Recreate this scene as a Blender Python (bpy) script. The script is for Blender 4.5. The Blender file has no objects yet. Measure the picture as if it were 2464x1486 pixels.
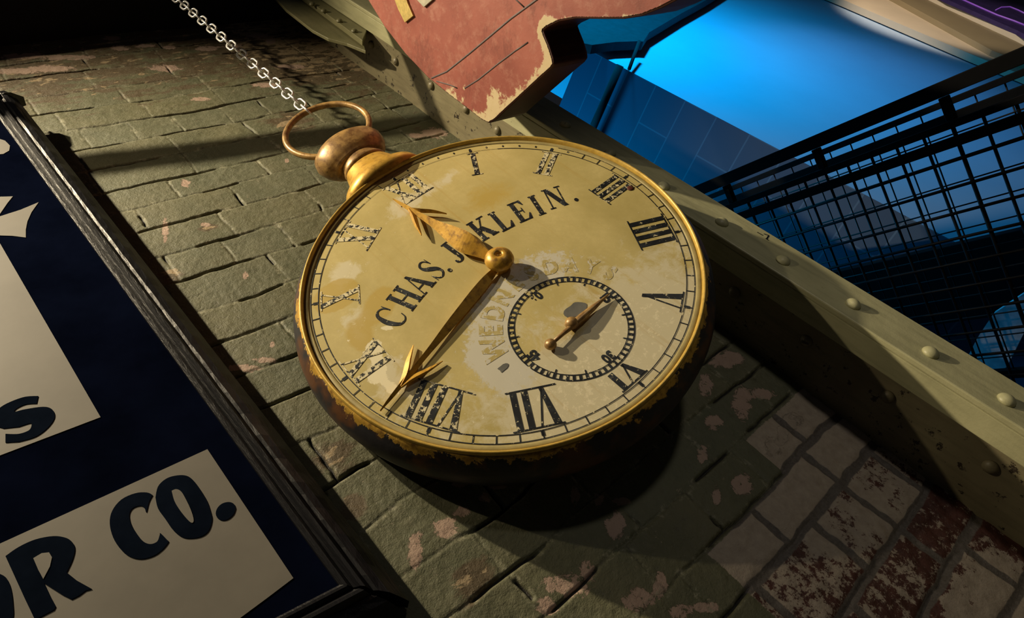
import bpy, math, random
import numpy as np
from mathutils import Vector, Matrix
PI = math.pi
C = bpy.context.scene.collection
scene = bpy.context.scene

# ------------------------------------------------------------------ camera, world, lights, exposure
W, H, F = 2464.0, 1486.0, 1485.0
RM = np.array([[0.7388687, 0.35848388, -0.57058072],      # rows: world X, Y, Z seen from the camera
               [-0.15651947, -0.73228751, -0.66276441],
               [-0.65541949, 0.57900287, -0.48495461]])
cam_d = bpy.data.cameras.new('camera')
cam = bpy.data.objects.new('camera', cam_d); C.objects.link(cam)
cam_d.sensor_width = 36.0; cam_d.lens = F / W * 36.0; cam_d.clip_start = 0.02
cam.matrix_world = Matrix([[*RM[0], 0], [*RM[1], 0], [*RM[2], 0], [0, 0, 0, 1]])
scene.camera = cam
vs = scene.view_settings
vs.view_transform = 'Standard'; vs.look = 'None'; vs.exposure = 0.12; vs.gamma = 1.0; vs.use_curve_mapping = False
world = bpy.data.worlds.new('world'); scene.world = world; world.use_nodes = True
bg = world.node_tree.nodes['Background']; bg.inputs[0].default_value = (0.6, 0.65, 0.8, 1); bg.inputs[1].default_value = 0.012

def look(o, target):
    o.rotation_euler = (Vector(target) - o.location).to_track_quat('-Z', 'Y').to_euler()
def spot(name, loc, target, power, color, angle, size, blend=0.3):
    d = bpy.data.lights.new(name, 'SPOT'); d.energy = power; d.color = color
    d.spot_size = math.radians(angle); d.spot_blend = blend; d.shadow_soft_size = size
    o = bpy.data.objects.new(name, d); C.objects.link(o); o.location = loc; look(o, target); return o
WARM = (1.0, 0.83, 0.56)
spot('track_spot_left', (-0.75, -0.30, 2.30), (0.85, 0.9, 0.45), 48, WARM, 84, 0.022, 1.0)
spot('track_spot_high', (-0.55, -0.10, 3.20), (0.95, 0.85, 0.28), 430, WARM, 78, 0.030, 1.0)
spot('front_fill', (1.40, -2.00, 0.90), (1.12, 1.0, 0.02), 30, (1.0, 0.90, 0.76), 44, 0.10, 1.0)  # fill lamp added to lift the lower right bricks and the flange
spot('red_sign_spot', (-0.30, 0.10, 1.9), (1.05, 0.45, 1.05), 9, (1.0, 0.88, 0.76), 34, 0.02, 0.6)
def area(name, loc, target, power, color, size):
    d = bpy.data.lights.new(name, 'AREA'); d.energy = power; d.color = color; d.size = size
    o = bpy.data.objects.new(name, d); C.objects.link(o); o.location = loc; look(o, target); return o
BLUE = (0.0, 0.50, 1.0)
spot('blue_wash', (3.2, -0.3, 2.9), (3.5, 1.2, 2.35), 270, BLUE, 122, 0.12, 1.0)
spot('pale_blue_wash', (4.8, -1.0, 2.4), (4.6, 1.2, 1.2), 50, (0.25, 0.5, 1.0), 60, 0.12, 1.0)
spot('blue_back_fill', (1.75, 2.3, 2.4), (3.0, 1.9, 1.6), 110, BLUE, 120, 0.2, 0.5)  # unseen lamp added to put blue on the pier side and far wall
spot('cream_trim_fill', (5.2, -0.6, 2.6), (6.6, 1.1, 1.6), 190, (1.0, 0.80, 0.6), 42, 0.05, 0.6)  # unseen warm lamp added to brighten the cream trim

# ------------------------------------------------------------------ pixel -> point helpers
def ray(px, py):
    return RM @ (np.array([px - W / 2, H / 2 - py, -F]) / F)
def atY(px, py, y):
    r = ray(px, py); return Vector((r * (y / r[1])).tolist())
def atX(px, py, x):
    r = ray(px, py); return Vector((r * (x / r[0])).tolist())
def on_plane(px, py, p0, n):
    r = Vector(ray(px, py).tolist()); return r * (p0.dot(n) / r.dot(n))

# ------------------------------------------------------------------ mesh helpers
class MB:
    def __init__(s): s.v = []; s.f = []; s.sm = []
    def add(s, vs_, fs, smooth=False):
        o = len(s.v); s.v += [tuple(p) for p in vs_]; s.f += [tuple(i + o for i in f) for f in fs]; s.sm += [smooth] * len(fs); return s
    def box(s, lo, hi):
        x0, y0, z0 = lo; x1, y1, z1 = hi
        return s.add([(x0,y0,z0),(x1,y0,z0),(x1,y1,z0),(x0,y1,z0),(x0,y0,z1),(x1,y0,z1),(x1,y1,z1),(x0,y1,z1)],
              [(3,2,1,0),(4,5,6,7),(0,1,5,4),(1,2,6,5),(2,3,7,6),(3,0,4,7)])
    def obox(s, o, a, b, c):                      # oriented box from a corner and three edge vectors
        o, a, b, c = map(Vector, (o, a, b, c))
        return s.add([o, o+a, o+a+b, o+b, o+c, o+a+c, o+a+b+c, o+b+c], [(3,2,1,0),(4,5,6,7),(0,1,5,4),(1,2,6,5),(2,3,7,6),(3,0,4,7)])
    def prism(s, pts, ext):                       # polygon (3-D points) pushed along ext
        n = len(pts); ext = Vector(ext)
        vs_ = [Vector(p) for p in pts] + [Vector(p) + ext for p in pts]
        fs = [tuple(range(n)), tuple(reversed(range(n, 2*n)))] + [(i, i+n, (i+1) % n + n, (i+1) % n) for i in range(n)]
        return s.add(vs_, fs)
    def tube(s, path, r, n=10, closed=False, caps=True):
        path = [Vector(p) for p in path]; m = len(path)
        rr = r if isinstance(r, (list, tuple)) else [r] * m
        vs_ = []; up = None
        for i, p in enumerate(path):
            if closed: t = path[(i+1) % m] - path[i-1]
            else: t = path[min(i+1, m-1)] - path[max(i-1, 0)]
            t.normalize()
            if up is None:
                up = Vector((0,0,1)) if abs(t.z) < 0.9 else Vector((1,0,0))
            a = (up - t * up.dot(t)).normalized(); up = a; b = t.cross(a)
            for k in range(n):
                th = 2*PI*k/n; vs_.append(p + (a*math.cos(th) + b*math.sin(th)) * rr[i])
        fs = []
        for i in range(m if closed else m-1):
            for k in range(n):
                j = (i+1) % m; fs.append((i*n+k, i*n+(k+1) % n, j*n+(k+1) % n, j*n+k))
        if caps and not closed: fs += [tuple(reversed(range(n))), tuple(range((m-1)*n, m*n))]
        return s.add(vs_, fs, True)
    def lathe(s, prof, axis='Y', n=96, center=(0,0,0)):   # prof = [(radius, height along axis)]
        vs_ = []; c = Vector(center)
        for r, h in prof:
            for k in range(n):
                th = 2*PI*k/n; x, y = r*math.cos(th), r*math.sin(th)
                vs_.append(c + (Vector((x, h, y)) if axis == 'Y' else Vector((x, -y, h)) if axis == 'Z' else Vector((h, x, y))))
        fs = [(i*n+k, i*n+(k+1) % n, (i+1)*n+(k+1) % n, (i+1)*n+k) for i in range(len(prof)-1) for k in range(n)]
        return s.add(vs_, fs, True)
    def dome(s, base, normal, r, h, n=18, m=6):
        base = Vector(base); nn = Vector(normal).normalized(); a = nn.orthogonal().normalized(); b = nn.cross(a); vs_ = []
        for i in range(m):
            ph = i/m*PI/2
            for k in range(n):
                th = 2*PI*k/n; vs_.append(base + (a*math.cos(th)+b*math.sin(th))*r*math.cos(ph) + nn*h*math.sin(ph))
        vs_.append(base + nn*h)
        fs = [(i*n+k, i*n+(k+1) % n, (i+1)*n+(k+1) % n, (i+1)*n+k) for i in range(m-1) for k in range(n)]
        fs += [((m-1)*n+k, (m-1)*n+(k+1) % n, m*n) for k in range(n)] + [tuple(reversed(range(n)))]
        return s.add(vs_, fs, True)
    def build(s, name, mat, parent=None, bevel=0, fix=True):
        me = bpy.data.meshes.new(name); me.from_pydata([tuple(v) for v in s.v], [], s.f); me.update()
        for p, sm in zip(me.polygons, s.sm): p.use_smooth = sm
        if fix:
            import bmesh
            bm = bmesh.new(); bm.from_mesh(me); bmesh.ops.recalc_face_normals(bm, faces=bm.faces); bm.to_mesh(me); bm.free()
        if mat: me.materials.append(mat)
        o = bpy.data.objects.new(name, me); C.objects.link(o)
        if parent: o.parent = parent
        if bevel:
            b = o.modifiers.new('bevel', 'BEVEL'); b.width = bevel; b.segments = 2; b.limit_method = 'ANGLE'
        return o
def thing(name, label, cat, loc=(0,0,0), group=None):
    o = bpy.data.objects.new(name, None); C.objects.link(o); o.location = loc; o.empty_display_size = 0.05
    return tag(o, label, cat, group)
def tag(o, label, cat, group=None):
    o['label'] = label; o['category'] = cat
    if group: o['group'] = group
    return o
def struct(o): o['kind'] = 'structure'; return o
def rebase(parent, children):                      # children were built in world space: hang them on an Empty at parent's place
    for c in children:
        c.parent = parent; c.matrix_parent_inverse = Matrix.Translation(-parent.location)

# ------------------------------------------------------------------ material helpers
class NT:
    def __init__(s, name):
        s.m = bpy.data.materials.new(name); s.m.use_nodes = True; s.t = s.m.node_tree; s.b = s.t.nodes['Principled BSDF']
        s.L = s.t.links; s._co = None
    def n(s, kind, **kw):
        nd = s.t.nodes.new(kind)
        for k, v in kw.items(): setattr(nd, k, v)
        return nd
    def put(s, sock, val):
        if hasattr(val, 'is_linked') or hasattr(val, 'links'): s.L.new(val, sock)
        elif val is not None:
            try: sock.default_value = val
            except Exception: sock.default_value = (*val, 1)
    def co(s, scale=None, rot=None):
        if s._co is None: s._co = s.n('ShaderNodeTexCoord')
        o = s._co.outputs['Object']
        if scale or rot:
            mp = s.n('ShaderNodeMapping'); s.L.new(o, mp.inputs[0])
            if scale: mp.inputs['Scale'].default_value = scale
            if rot: mp.inputs['Rotation'].default_value = rot
            o = mp.outputs[0]
        return o
    def noise(s, scale, detail=4, rough=0.6, vec=None, dist=0.0):
        nd = s.n('ShaderNodeTexNoise'); s.L.new(vec or s.co(), nd.inputs['Vector'])
        nd.inputs['Scale'].default_value = scale; nd.inputs['Detail'].default_value = detail; nd.inputs['Roughness'].default_value = rough
        nd.inputs['Distortion'].default_value = dist; return nd.outputs['Fac']
    def math(s, op, a, b=0.0, clamp=False):
        nd = s.n('ShaderNodeMath', operation=op, use_clamp=clamp); s.put(nd.inputs[0], a); s.put(nd.inputs[1], b); return nd.outputs[0]
    def ramp(s, x, lo, hi, a=0.0, b=1.0):
        nd = s.n('ShaderNodeMapRange'); s.put(nd.inputs[0], x); nd.inputs[1].default_value = lo; nd.inputs[2].default_value = hi
        nd.inputs[3].default_value = a; nd.inputs[4].default_value = b; return nd.outputs[0]
    def mix(s, f, a, b):
        nd = s.n('ShaderNodeMix', data_type='RGBA'); s.put(nd.inputs[0], f)
        for sk, v in ((nd.inputs[6], a), (nd.inputs[7], b)):
            if isinstance(v, tuple): sk.default_value = (*v[:3], 1)
            else: s.L.new(v, sk)
        return nd.outputs[2]
    def attr(s, name):
        return s.n('ShaderNodeAttribute', attribute_name=name).outputs['Fac']
    def bump(s, h, strength=0.5, dist=0.002):
        nd = s.n('ShaderNodeBump'); nd.inputs['Strength'].default_value = strength; nd.inputs['Distance'].default_value = dist
        s.L.new(h, nd.inputs['Height']); s.L.new(nd.outputs[0], s.b.inputs['Normal'])
    def out(s, col=None, rough=None, metal=None, spec=None):
        s.put(s.b.inputs['Base Color'], (*col, 1) if isinstance(col, tuple) else col)
        if rough is not None: s.put(s.b.inputs['Roughness'], rough)
        if metal is not None: s.put(s.b.inputs['Metallic'], metal)
        if spec is not None: s.put(s.b.inputs['Specular IOR Level'], spec)
        return s.m
def plain(name, col, rough=0.6, metal=0.0, var=0.25, scale=20, bump=0.15, spec=None):
    m = NT(name); n = m.noise(scale, 5)
    c = m.mix(m.ramp(n, 0.3, 0.7), tuple(x*(1-var) for x in col), tuple(min(1, x*(1+var)) for x in col))
    if bump: m.bump(m.noise(scale*6, 3), bump, 0.001)
    return m.out(c, rough, metal, spec)

def wall_material():
    m = NT('painted_brick')
    joint, chip, bare, pale, peel, bv = [m.attr(a) for a in ('joint', 'chip', 'bare', 'pale', 'peel', 'bval')]
    n1 = m.noise(7, 5, 0.6); n2 = m.noise(45, 6, 0.7); n3 = m.noise(160, 4, 0.7); n4 = m.noise(30, 9, 0.82)
    paint = m.mix(m.ramp(n1, 0.3, 0.7), (0.100, 0.104, 0.056), (0.150, 0.142, 0.078))
    paint = m.mix(m.ramp(bv, 0, 1, 0.0, 0.45), paint, (0.10, 0.115, 0.078))
    paint = m.mix(m.ramp(n2, 0.50, 0.80, 0, 0.5), paint, (0.22, 0.21, 0.14))
    paint = m.mix(m.ramp(n2, 0.25, 0.42, 0.7, 0), paint, (0.06, 0.055, 0.032))
    brickc = m.mix(m.ramp(n2, 0.35, 0.65), (0.050, 0.014, 0.010), (0.10, 0.034, 0.024))
    palec = m.mix(m.ramp(n2, 0.3, 0.7), (0.33, 0.27, 0.21), (0.47, 0.40, 0.32))
    mort = m.mix(m.ramp(n3, 0.3, 0.7), (0.09, 0.078, 0.068), (0.16, 0.14, 0.125))
    # exposed brick zone: maroon brick, ragged pale skin, grey mortar
    pmask = m.ramp(m.math('ADD', pale, m.math('MULTIPLY', m.math('SUBTRACT', n4, 0.5), 2.4)), 0.46, 0.54)
    bz = m.mix(pmask, brickc, palec)
    bz = m.mix(m.ramp(m.math('ADD', joint, m.math('MULTIPLY', m.math('SUBTRACT', n2, 0.5), 0.5)), 0.46, 0.62), bz, mort)
    bmask = m.ramp(m.math('ADD', bare, m.math('MULTIPLY', m.math('SUBTRACT', n4, 0.5), 0.9)), 0.47, 0.53)
    # peeling: brown-maroon stains plus cream scabs
    st = m.ramp(m.math('ADD', peel, m.math('MULTIPLY', m.math('SUBTRACT', m.noise(9, 6, 0.7, m.co((1, 1, 2.4))), 0.5), 2.2)), 0.55, 0.75, 0, 0.75)
    col = m.mix(st, paint, m.mix(n2, (0.075, 0.038, 0.022), (0.13, 0.095, 0.055)))
    sc = m.ramp(m.math('ADD', m.math('MULTIPLY', peel, 0.32), m.noise(17, 5, 0.62, m.co((1, 1, 2.2)), 0.4)), 0.83, 0.86)
    col = m.mix(sc, col, (0.33, 0.25, 0.15))
    cm = m.ramp(m.math('ADD', chip, m.math('MULTIPLY', m.math('SUBTRACT', m.noise(38, 8, 0.8, dist=0.8), 0.5), 3.4)), 0.62, 0.66)
    col = m.mix(cm, col, m.mix(n2, (0.36, 0.245, 0.19), (0.46, 0.34, 0.27)))
    ed = m.math('MULTIPLY', m.ramp(joint, 0.12, 0.4), m.ramp(m.noise(32, 6, 0.8), 0.52, 0.62))
    col = m.mix(m.math('MULTIPLY', ed, 0.8), col, (0.30, 0.29, 0.20))
    dk = m.math('MULTIPLY', m.ramp(joint, 0.7, 0.97), m.ramp(m.noise(23, 7, 0.8), 0.50, 0.60))
    col = m.mix(m.math('MULTIPLY', dk, 0.6), col, (0.03, 0.027, 0.018))
    sp = m.ramp(m.noise(70, 4, 0.7), 0.67, 0.70)
    col = m.mix(sp, col, (0.27, 0.23, 0.16))
    col = m.mix(bmask, col, bz)
    col = m.mix(m.ramp(m.attr('crack'), 0.35, 0.75), col, (0.012, 0.010, 0.007))
    h = m.math('ADD', m.math('MULTIPLY', n2, 0.6), m.math('MULTIPLY', n3, 0.35))
    h = m.math('SUBTRACT', h, m.math('MULTIPLY', cm, 0.25))
    m.bump(h, 0.75, 0.006)
    return m.out(col, m.ramp(n2, 0.3, 0.7, 0.42, 0.72), 0, 0.45)
def steel_paint(name, a, b, chipcol=(0.03, 0.022, 0.015), amount=0.72, rust=0.0):
    m = NT(name); n1 = m.noise(6, 5); n2 = m.noise(38, 6, 0.72); n3 = m.noise(70, 4, 0.6, m.co((1, 1, 0.12)))
    c = m.mix(m.ramp(n1, 0.3, 0.7), a, b)
    c = m.mix(m.ramp(n3, 0.45, 0.75, 0, 0.45), c, tuple(x*0.55 for x in a))
    k = m.ramp(n2, amount, amount+0.03)
    c = m.mix(k, c, chipcol)
    m.bump(m.math('ADD', n2, m.math('MULTIPLY', n3, 0.4)), 0.35, 0.002)
    return m.out(c, 0.45, 0.0, 0.5)

M_wall = wall_material()
M_col = steel_paint('olive_steel_paint', (0.40, 0.39, 0.225), (0.54, 0.52, 0.31), amount=0.68)
M_web = steel_paint('shaded_speckled_steel_paint', (0.17, 0.145, 0.085), (0.26, 0.23, 0.135), amount=0.60)  # the web's shadow is put into this darker colour; the dense flecks are real
M_bracket = steel_paint('dull_olive_steel_paint', (0.16, 0.155, 0.075), (0.24, 0.22, 0.115))
M_black = plain('black_ceiling_paint', (0.006, 0.006, 0.010), 0.9, bump=0)
M_navy = plain('navy_sign_paint', (0.0022, 0.0035, 0.011), 0.6, var=0.35, scale=8, bump=0.05, spec=0.0)
M_cream = plain('pale_sign_paint', (0.165, 0.153, 0.13), 0.6, var=0.14, scale=6, bump=0.1)
M_ink = plain('dark_lettering_paint', (0.005, 0.008, 0.016), 0.6, bump=0.05, spec=0.0)

# ------------------------------------------------------------------ the setting: brick wall
random.seed(4)
def vnoise(x, z, s, seed):
    r = np.random.RandomState(seed); g = r.rand(97, 97)
    X = x / s; Z = z / s; xi = np.floor(X).astype(int); zi = np.floor(Z).astype(int); fx = X - xi; fz = Z - zi
    fx = fx*fx*(3-2*fx); fz = fz*fz*(3-2*fz)
    G = lambda i, j: g[i % 97, j % 97]
    return (G(xi,zi)*(1-fx)*(1-fz) + G(xi+1,zi)*fx*(1-fz) + G(xi,zi+1)*(1-fx)*fz + G(xi+1,zi+1)*fx*fz) - 0.5
def smooth(a, b, x):
    t = np.clip((x - a) / (b - a), 0, 1); return t*t*(3-2*t)
ROWS = [-0.66, -0.56, -0.46, -0.365, -0.262, -0.16, -0.036, 0.056, 0.156, 0.25, 0.34, 0.455, 0.56, 0.665, 0.773, 0.872, 0.985, 1.09,
        1.207, 1.315, 1.432, 1.535, 1.635, 1.755, 1.872, 1.99, 2.11, 2.228, 2.37, 2.48, 2.58, 2.70]
def build_wall():
    x0, x1, z0, z1, st = -0.05, 1.395, -0.64, 2.66, 0.0026
    nx = int((x1-x0)/st)+1; nz = int((z1-z0)/st)+1
    xs = np.linspace(x0, x1, nx); zs = np.linspace(z0, z1, nz); X, Z = np.meshgrid(xs, zs)
    Xw = X + vnoise(X, Z, 0.05, 1)*0.007 + vnoise(X, Z, 0.013, 2)*0.003
    Zw = Z + vnoise(X, Z, 0.12, 3)*0.016 + vnoise(X, Z, 0.03, 4)*0.006
    rows = np.array(ROWS); ri = np.clip(np.searchsorted(rows, Zw)-1, 0, len(rows)-2)
    dz0 = Zw - rows[ri]; dz1 = rows[ri+1] - Zw; dz = np.minimum(dz0, dz1)
    low = dz0 < dz1; bed = np.where(low, ri, ri+1)
    dx = np.full_like(X, 9.0); bid = np.zeros(X.shape, int); rnd = np.random.RandomState(11)
    explicit = {6: [0.47, 0.66, 0.885, 1.104, 1.30], 7: [0.62, 0.80, 0.965, 1.14], 5: [0.55, 0.76, 0.965, 1.10, 1.24]}
    for r in range(len(rows)-1):
        mask = ri == r
        if r in explicit: js = [-0.1, 0.1, 0.28] + explicit[r] + [1.5]
        else:
            js = [-0.12 + rnd.rand()*0.15]
            while js[-1] < 1.5: js.append(js[-1] + (0.225 if (r % 6) else 0.12) + rnd.rand()*0.03)
        js = np.array(js); xx = Xw[mask]; k = np.clip(np.searchsorted(js, xx), 1, len(js)-1)
        dx[mask] = np.minimum(np.abs(xx - js[k-1]), np.abs(js[k]-xx)); bid[mask] = r*40 + k
    br = np.random.RandomState(5).rand(3000); bv = br[bid]
    # bare (unpainted) zone at the lower right
    dist = np.maximum(0.052 - Z, np.where(X > 1.02, 0.150 - Z, -1))
    bare = smooth(-0.02, 0.02, np.minimum(dist, (X - 0.735)*1.0))
    fill = 0.30 + 1.4*np.clip(vnoise(X, bed*1.7, 0.11, 6)+0.35, 0, 1)*(0.6+0.4*br[(bed*37) % 3000])
    gw = 0.0034 + 0.0070*bare
    gb = np.exp(-(dz/gw)**2)*np.clip(fill, 0.15, 1.3)
    gv = np.exp(-(dx/(gw*0.85))**2)*(0.22 + 0.55*(vnoise(X, Z, 0.07, 8)+0.5))
    groove = np.maximum(gb, gv)
    jointd = np.minimum(dx, dz); joint = np.exp(-(jointd/(0.0075+0.004*bare))**2)
    crack = np.exp(-(dz/0.0030)**2)*smooth(0.04, 0.16, vnoise(X, bed*2.3, 0.10, 21))*(1-0.7*bare)
    crack = np.maximum(crack, np.exp(-(dx/0.0028)**2)*smooth(0.20, 0.32, vnoise(X, Z, 0.07, 22))*(1-bare))
    y = groove*0.0022*(1+1.2*smooth(0.0, 0.3, vnoise(X, Z, 0.09, 31))) + crack*0.009 + (bv-0.5)*0.0020 + vnoise(X, Z, 0.06, 9)*0.0028 + vnoise(X, Z, 0.011, 10)*0.0009 + vnoise(X, Z, 0.3, 12)*0.008
    y += bare*(0.0025 + joint*0.0014 + vnoise(X, Z, 0.018, 13)*0.003)
    # chips of bare plaster where the paint has flaked off
    chips = [(445,440,13,10),(1072,1272,34,26),(998,1322,20,48),(1112,1232,22,15),(1480,1262,26,36),(1366,1408,62,30),(1318,1455,30,24),
             (1412,1372,20,26),(1535,1440,38,30),(1590,1405,18,36),(1748,866,42,22),(1698,925,18,30),(1785,970,24,44),(1832,947,34,14),
             (1716,1015,24,18),(1690,1092,14,20),(1905,1010,26,20),(1858,1072,22,24),(1885,1045,14,30),(1660,850,16,16),(585,886,44,9),
             (640,866,34,7),(1165,1200,17,15),(1190,1170,26,9),(1205,1150,34,8),(1385,1195,12,26),(1495,1205,22,10),(1722,1196,12,24),
             (1785,1165,26,26),(1440,1200,12,16),(500,118,30,7),(560,112,24,6),(620,86,26,7),(60,135,60,8),(160,140,70,8),(40,172,70,8),
             (120,168,60,9),(400,165,40,8),(650,98,14,8),(270,95,22,6),(820,90,12,9),(860,60,30,5),(700,160,40,6),(640,205,34,6),(480,236,26,5),
             (1045,318,34,12),(1000,325,20,7),(290,118,24,7),(350,112,26,5),(410,116,20,5),(495,540,12,6),(398,552,8,28),(590,660,8,10),
             (655,830,7,8),(1105,1165,20,9),(1640,1470,30,18),(1700,1460,30,14),(690,385,5,6)]
    chip = np.zeros_like(X)
    for px, py, a, b in chips:
        c = atY(px, py, 1.0); e = atY(px+a, py, 1.0); f = atY(px, py+b, 1.0)
        A = np.array([[e.x-c.x, f.x-c.x], [e.z-c.z, f.z-c.z]]); Ai = np.linalg.inv(A)
        dxx, dzz = X-c.x, Z-c.z; u = Ai[0,0]*dxx+Ai[0,1]*dzz; v = Ai[1,0]*dxx+Ai[1,1]*dzz
        chip = np.maximum(chip, np.clip(1.15-0.62*(u*u+v*v), 0, 1))
    pale = np.where(Z > -0.04, 0.93, np.where(Z > -0.16, 0.55, 0.36)) + (bv-0.5)*0.25
    for px, py, r in ((2110,1230,0.07),(1985,1290,0.06),(2440,1450,0.12),(2330,1480,0.05)):
        c = atY(px, py, 1.0); pale = np.maximum(pale, 1.1*np.exp(-((X-c.x)**2+(Z-c.z)**2)/(r*r)))
    peel = smooth(1.75, 2.35, Z)*0.75 + smooth(0.75, 1.15, X)*smooth(1.2, 1.6, Z)*0.45
    for px, py, r in ((405,660,0.035),(500,545,0.03),(120,190,0.12),(700,290,0.10),(850,1220,0.03),(1140,1400,0.05),(800,1100,0.06)):
        c = atY(px, py, 1.0); peel = np.maximum(peel, 0.95*np.exp(-((X-c.x)**2+(Z-c.z)**2)/(r*r)))
    Y = 1.0 + np.clip(y, -0.012, 0.03)
    co = np.stack([X, Y, Z], -1).reshape(-1, 3)
    i = np.arange(nx*nz).reshape(nz, nx)
    q = np.stack([i[:-1,:-1], i[:-1,1:], i[1:,1:], i[1:,:-1]], -1).reshape(-1, 4)
    me = bpy.data.meshes.new('wall_back'); me.vertices.add(len(co)); me.vertices.foreach_set('co', co.ravel())
    me.loops.add(q.size); me.loops.foreach_set('vertex_index', q.ravel())
    me.polygons.add(len(q)); me.polygons.foreach_set('loop_start', np.arange(0, q.size, 4)); me.polygons.foreach_set('loop_total', np.full(len(q), 4))
    me.polygons.foreach_set('use_smooth', np.ones(len(q), bool)); me.update(calc_edges=True)
    for nm, a in (('joint', joint), ('chip', chip), ('bare', bare), ('pale', pale), ('peel', peel), ('bval', bv), ('crack', crack)):
        at = me.attributes.new(nm, 'FLOAT', 'POINT'); at.data.foreach_set('value', a.ravel().astype(np.float32))
    me.materials.append(M_wall)
    o = bpy.data.objects.new('wall_back', me); C.objects.link(o); return struct(o)
build_wall()
b = MB(); b.box((-1.6, 1.031, -1.6), (1.395, 1.25, 2.9)); struct(b.build('wall_back_core', M_wall))
b = MB(); b.box((-1.6, 0.80, 2.655), (1.6, 1.25, 2.95)); struct(b.build('ceiling', M_black))
b = MB(); b.box((-4, -4, -1.75), (7, 3, -1.6)); struct(b.build('floor', plain('dark_floor', (0.03, 0.028, 0.026), 0.8, scale=3)))

# ------------------------------------------------------------------ riveted steel column
def column():
    root = thing('steel_column', 'olive painted riveted steel column running up the right end of the brick wall', 'column', (1.33, 0.88, -1.6))
    z0, z1 = -1.6, 2.655; parts = []
    parts.append(MB().box((1.28, 0.78, z0), (1.394, 1.03, z1)).build('web_plate', M_web))
    parts.append(MB().box((1.262, 0.766, z0), (1.394, 0.780, z1)).build('front_flange', M_col, bevel=0.003))
    parts.append(MB().box((1.262, 0.7801, z0), (1.2799, 0.834, z1)).build('side_flange', M_col, bevel=0.002))
    for z in [-0.50, -0.325, -0.149, -0.001, 0.170, 0.345, 0.517, 0.70, 0.889, 1.066, 1.25, 1.43, 1.61, 1.79]:
        m = MB(); m.dome((1.3145, 0.766, z), (0,-1,0), 0.017, 0.013); parts.append(m.build('rivet', M_col))
    for z in [-0.40, -0.208, 0.005, 0.202, 0.40, 0.62, 0.86, 1.08, 1.30, 1.46, 1.652, 1.868, 2.03, 2.168]:
        m = MB(); m.dome((1.28, 0.886, z), (-1,0,0), 0.015, 0.012); parts.append(m.build('rivet', M_web))
    tm = MB()
    for a_, b_ in (((1822,558),(1836,566)), ((1838,562),(1850,566)), ((1850,566),(1845,574)), ((1842,573),(1850,578))):
        p0, p1 = atY(*a_, 0.7655), atY(*b_, 0.7655); d_ = (p1-p0).normalized(); o_ = Vector((d_.z, 0, -d_.x))*0.0016
        tm.add([p0-o_, p0+o_, p1+o_, p1-o_], [(0,1,2,3)])
    parts.append(tm.build('tally_mark', M_ink, fix=False))
    rebase(root, parts)
column()
def bracket():
    root = thing('angle_bracket', 'riveted olive angle bracket hanging under the black ceiling beside the column', 'bracket', (1.2, 0.85, 2.6)); parts = []
    # tapered side leg seen from below, and a riveted face turned to the camera
    yb = 0.86
    a = [atY(*p, yb) for p in ((740,-60),(873,97),(880,122),(835,104),(790,92),(752,72),(688,22),(640,-30))]
    parts.append(MB().prism(a, (0, 0.012, 0)).build('gusset_plate', M_bracket, bevel=0.002))
    f = [atY(*p, yb-0.002) for p in ((745,-60),(873,92),(888,60),(812,0),(745,-48))]
    y2 = 0.835
    g = [atY(*p, y2) for p in ((728,-10),(872,97),(887,62),(700,-62),(640,-90))]
    parts.append(MB().prism(g, (0, 0.020, 0)).build('riveted_leg', M_bracket, bevel=0.002))
    for p in ((752,12),(780,28),(817,52),(853,76)):
        q = atY(*p, y2); m = MB(); m.dome(q, (0,-1,0), 0.013, 0.011); parts.append(m.build('rivet', M_bracket))
    rebase(root, parts)
bracket()

b = MB(); b.tube([(-0.72, 0.615, 2.40), (1.0, 0.615, 2.105)], 0.027, 16)  # unseen bar added to cast the dark band across the bricks
tag(b.build('shadow_bar', M_black), 'unseen black bar added above the view to shade a band of the bricks', 'pipe')

# ------------------------------------------------------------------ pocket watch sign
def rot(a, b_, c):
    return Matrix.Rotation(a, 3, 'Z') @ Matrix.Rotation(b_, 3, 'X') @ Matrix.Rotation(c, 3, 'Y')
RW = 0.389128
MW = rot(-0.296157, 0.0060430, -0.0110203)
CW = Vector(ray(1203.4887, 642.3858).tolist()); CW = CW / CW.y * 0.78

def gold_mat(name, dark_from, dark_to, base=(0.60, 0.34, 0.045), lighter=(0.80, 0.50, 0.10), metal=0.4, age=0.8):
    # gilding that has come off: below dark_to (local depth) the black ground shows
    m = NT(name); sep = m.n('ShaderNodeSeparateXYZ'); m.L.new(m.co(), sep.inputs[0])
    n1 = m.noise(22, 6, 0.7, dist=0.3); n2 = m.noise(70, 5, 0.6)
    g = m.mix(m.ramp(n1, 0.3, 0.7), base, lighter)
    g = m.mix(m.ramp(n2, 0.48, 0.68, 0, age), g, (0.16, 0.075, 0.025))
    d = m.ramp(sep.outputs['Y'], dark_from, dark_to)
    k = m.ramp(m.math('ADD', d, m.math('MULTIPLY', m.math('SUBTRACT', n1, 0.5), 1.6)), 0.47, 0.53)
    dk = m.mix(m.ramp(m.noise(9, 4), 0.5, 0.62), (0.018, 0.017, 0.020), (0.10, 0.040, 0.014))
    c = m.mix(k, g, dk)
    m.bump(m.math('SUBTRACT', m.math('MULTIPLY', n2, 0.5), k), 0.4, 0.002)
    return m.out(c, m.ramp(k, 0, 1, 0.38, 0.5), m.ramp(k, 0, 1, metal, 0.0))
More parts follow.
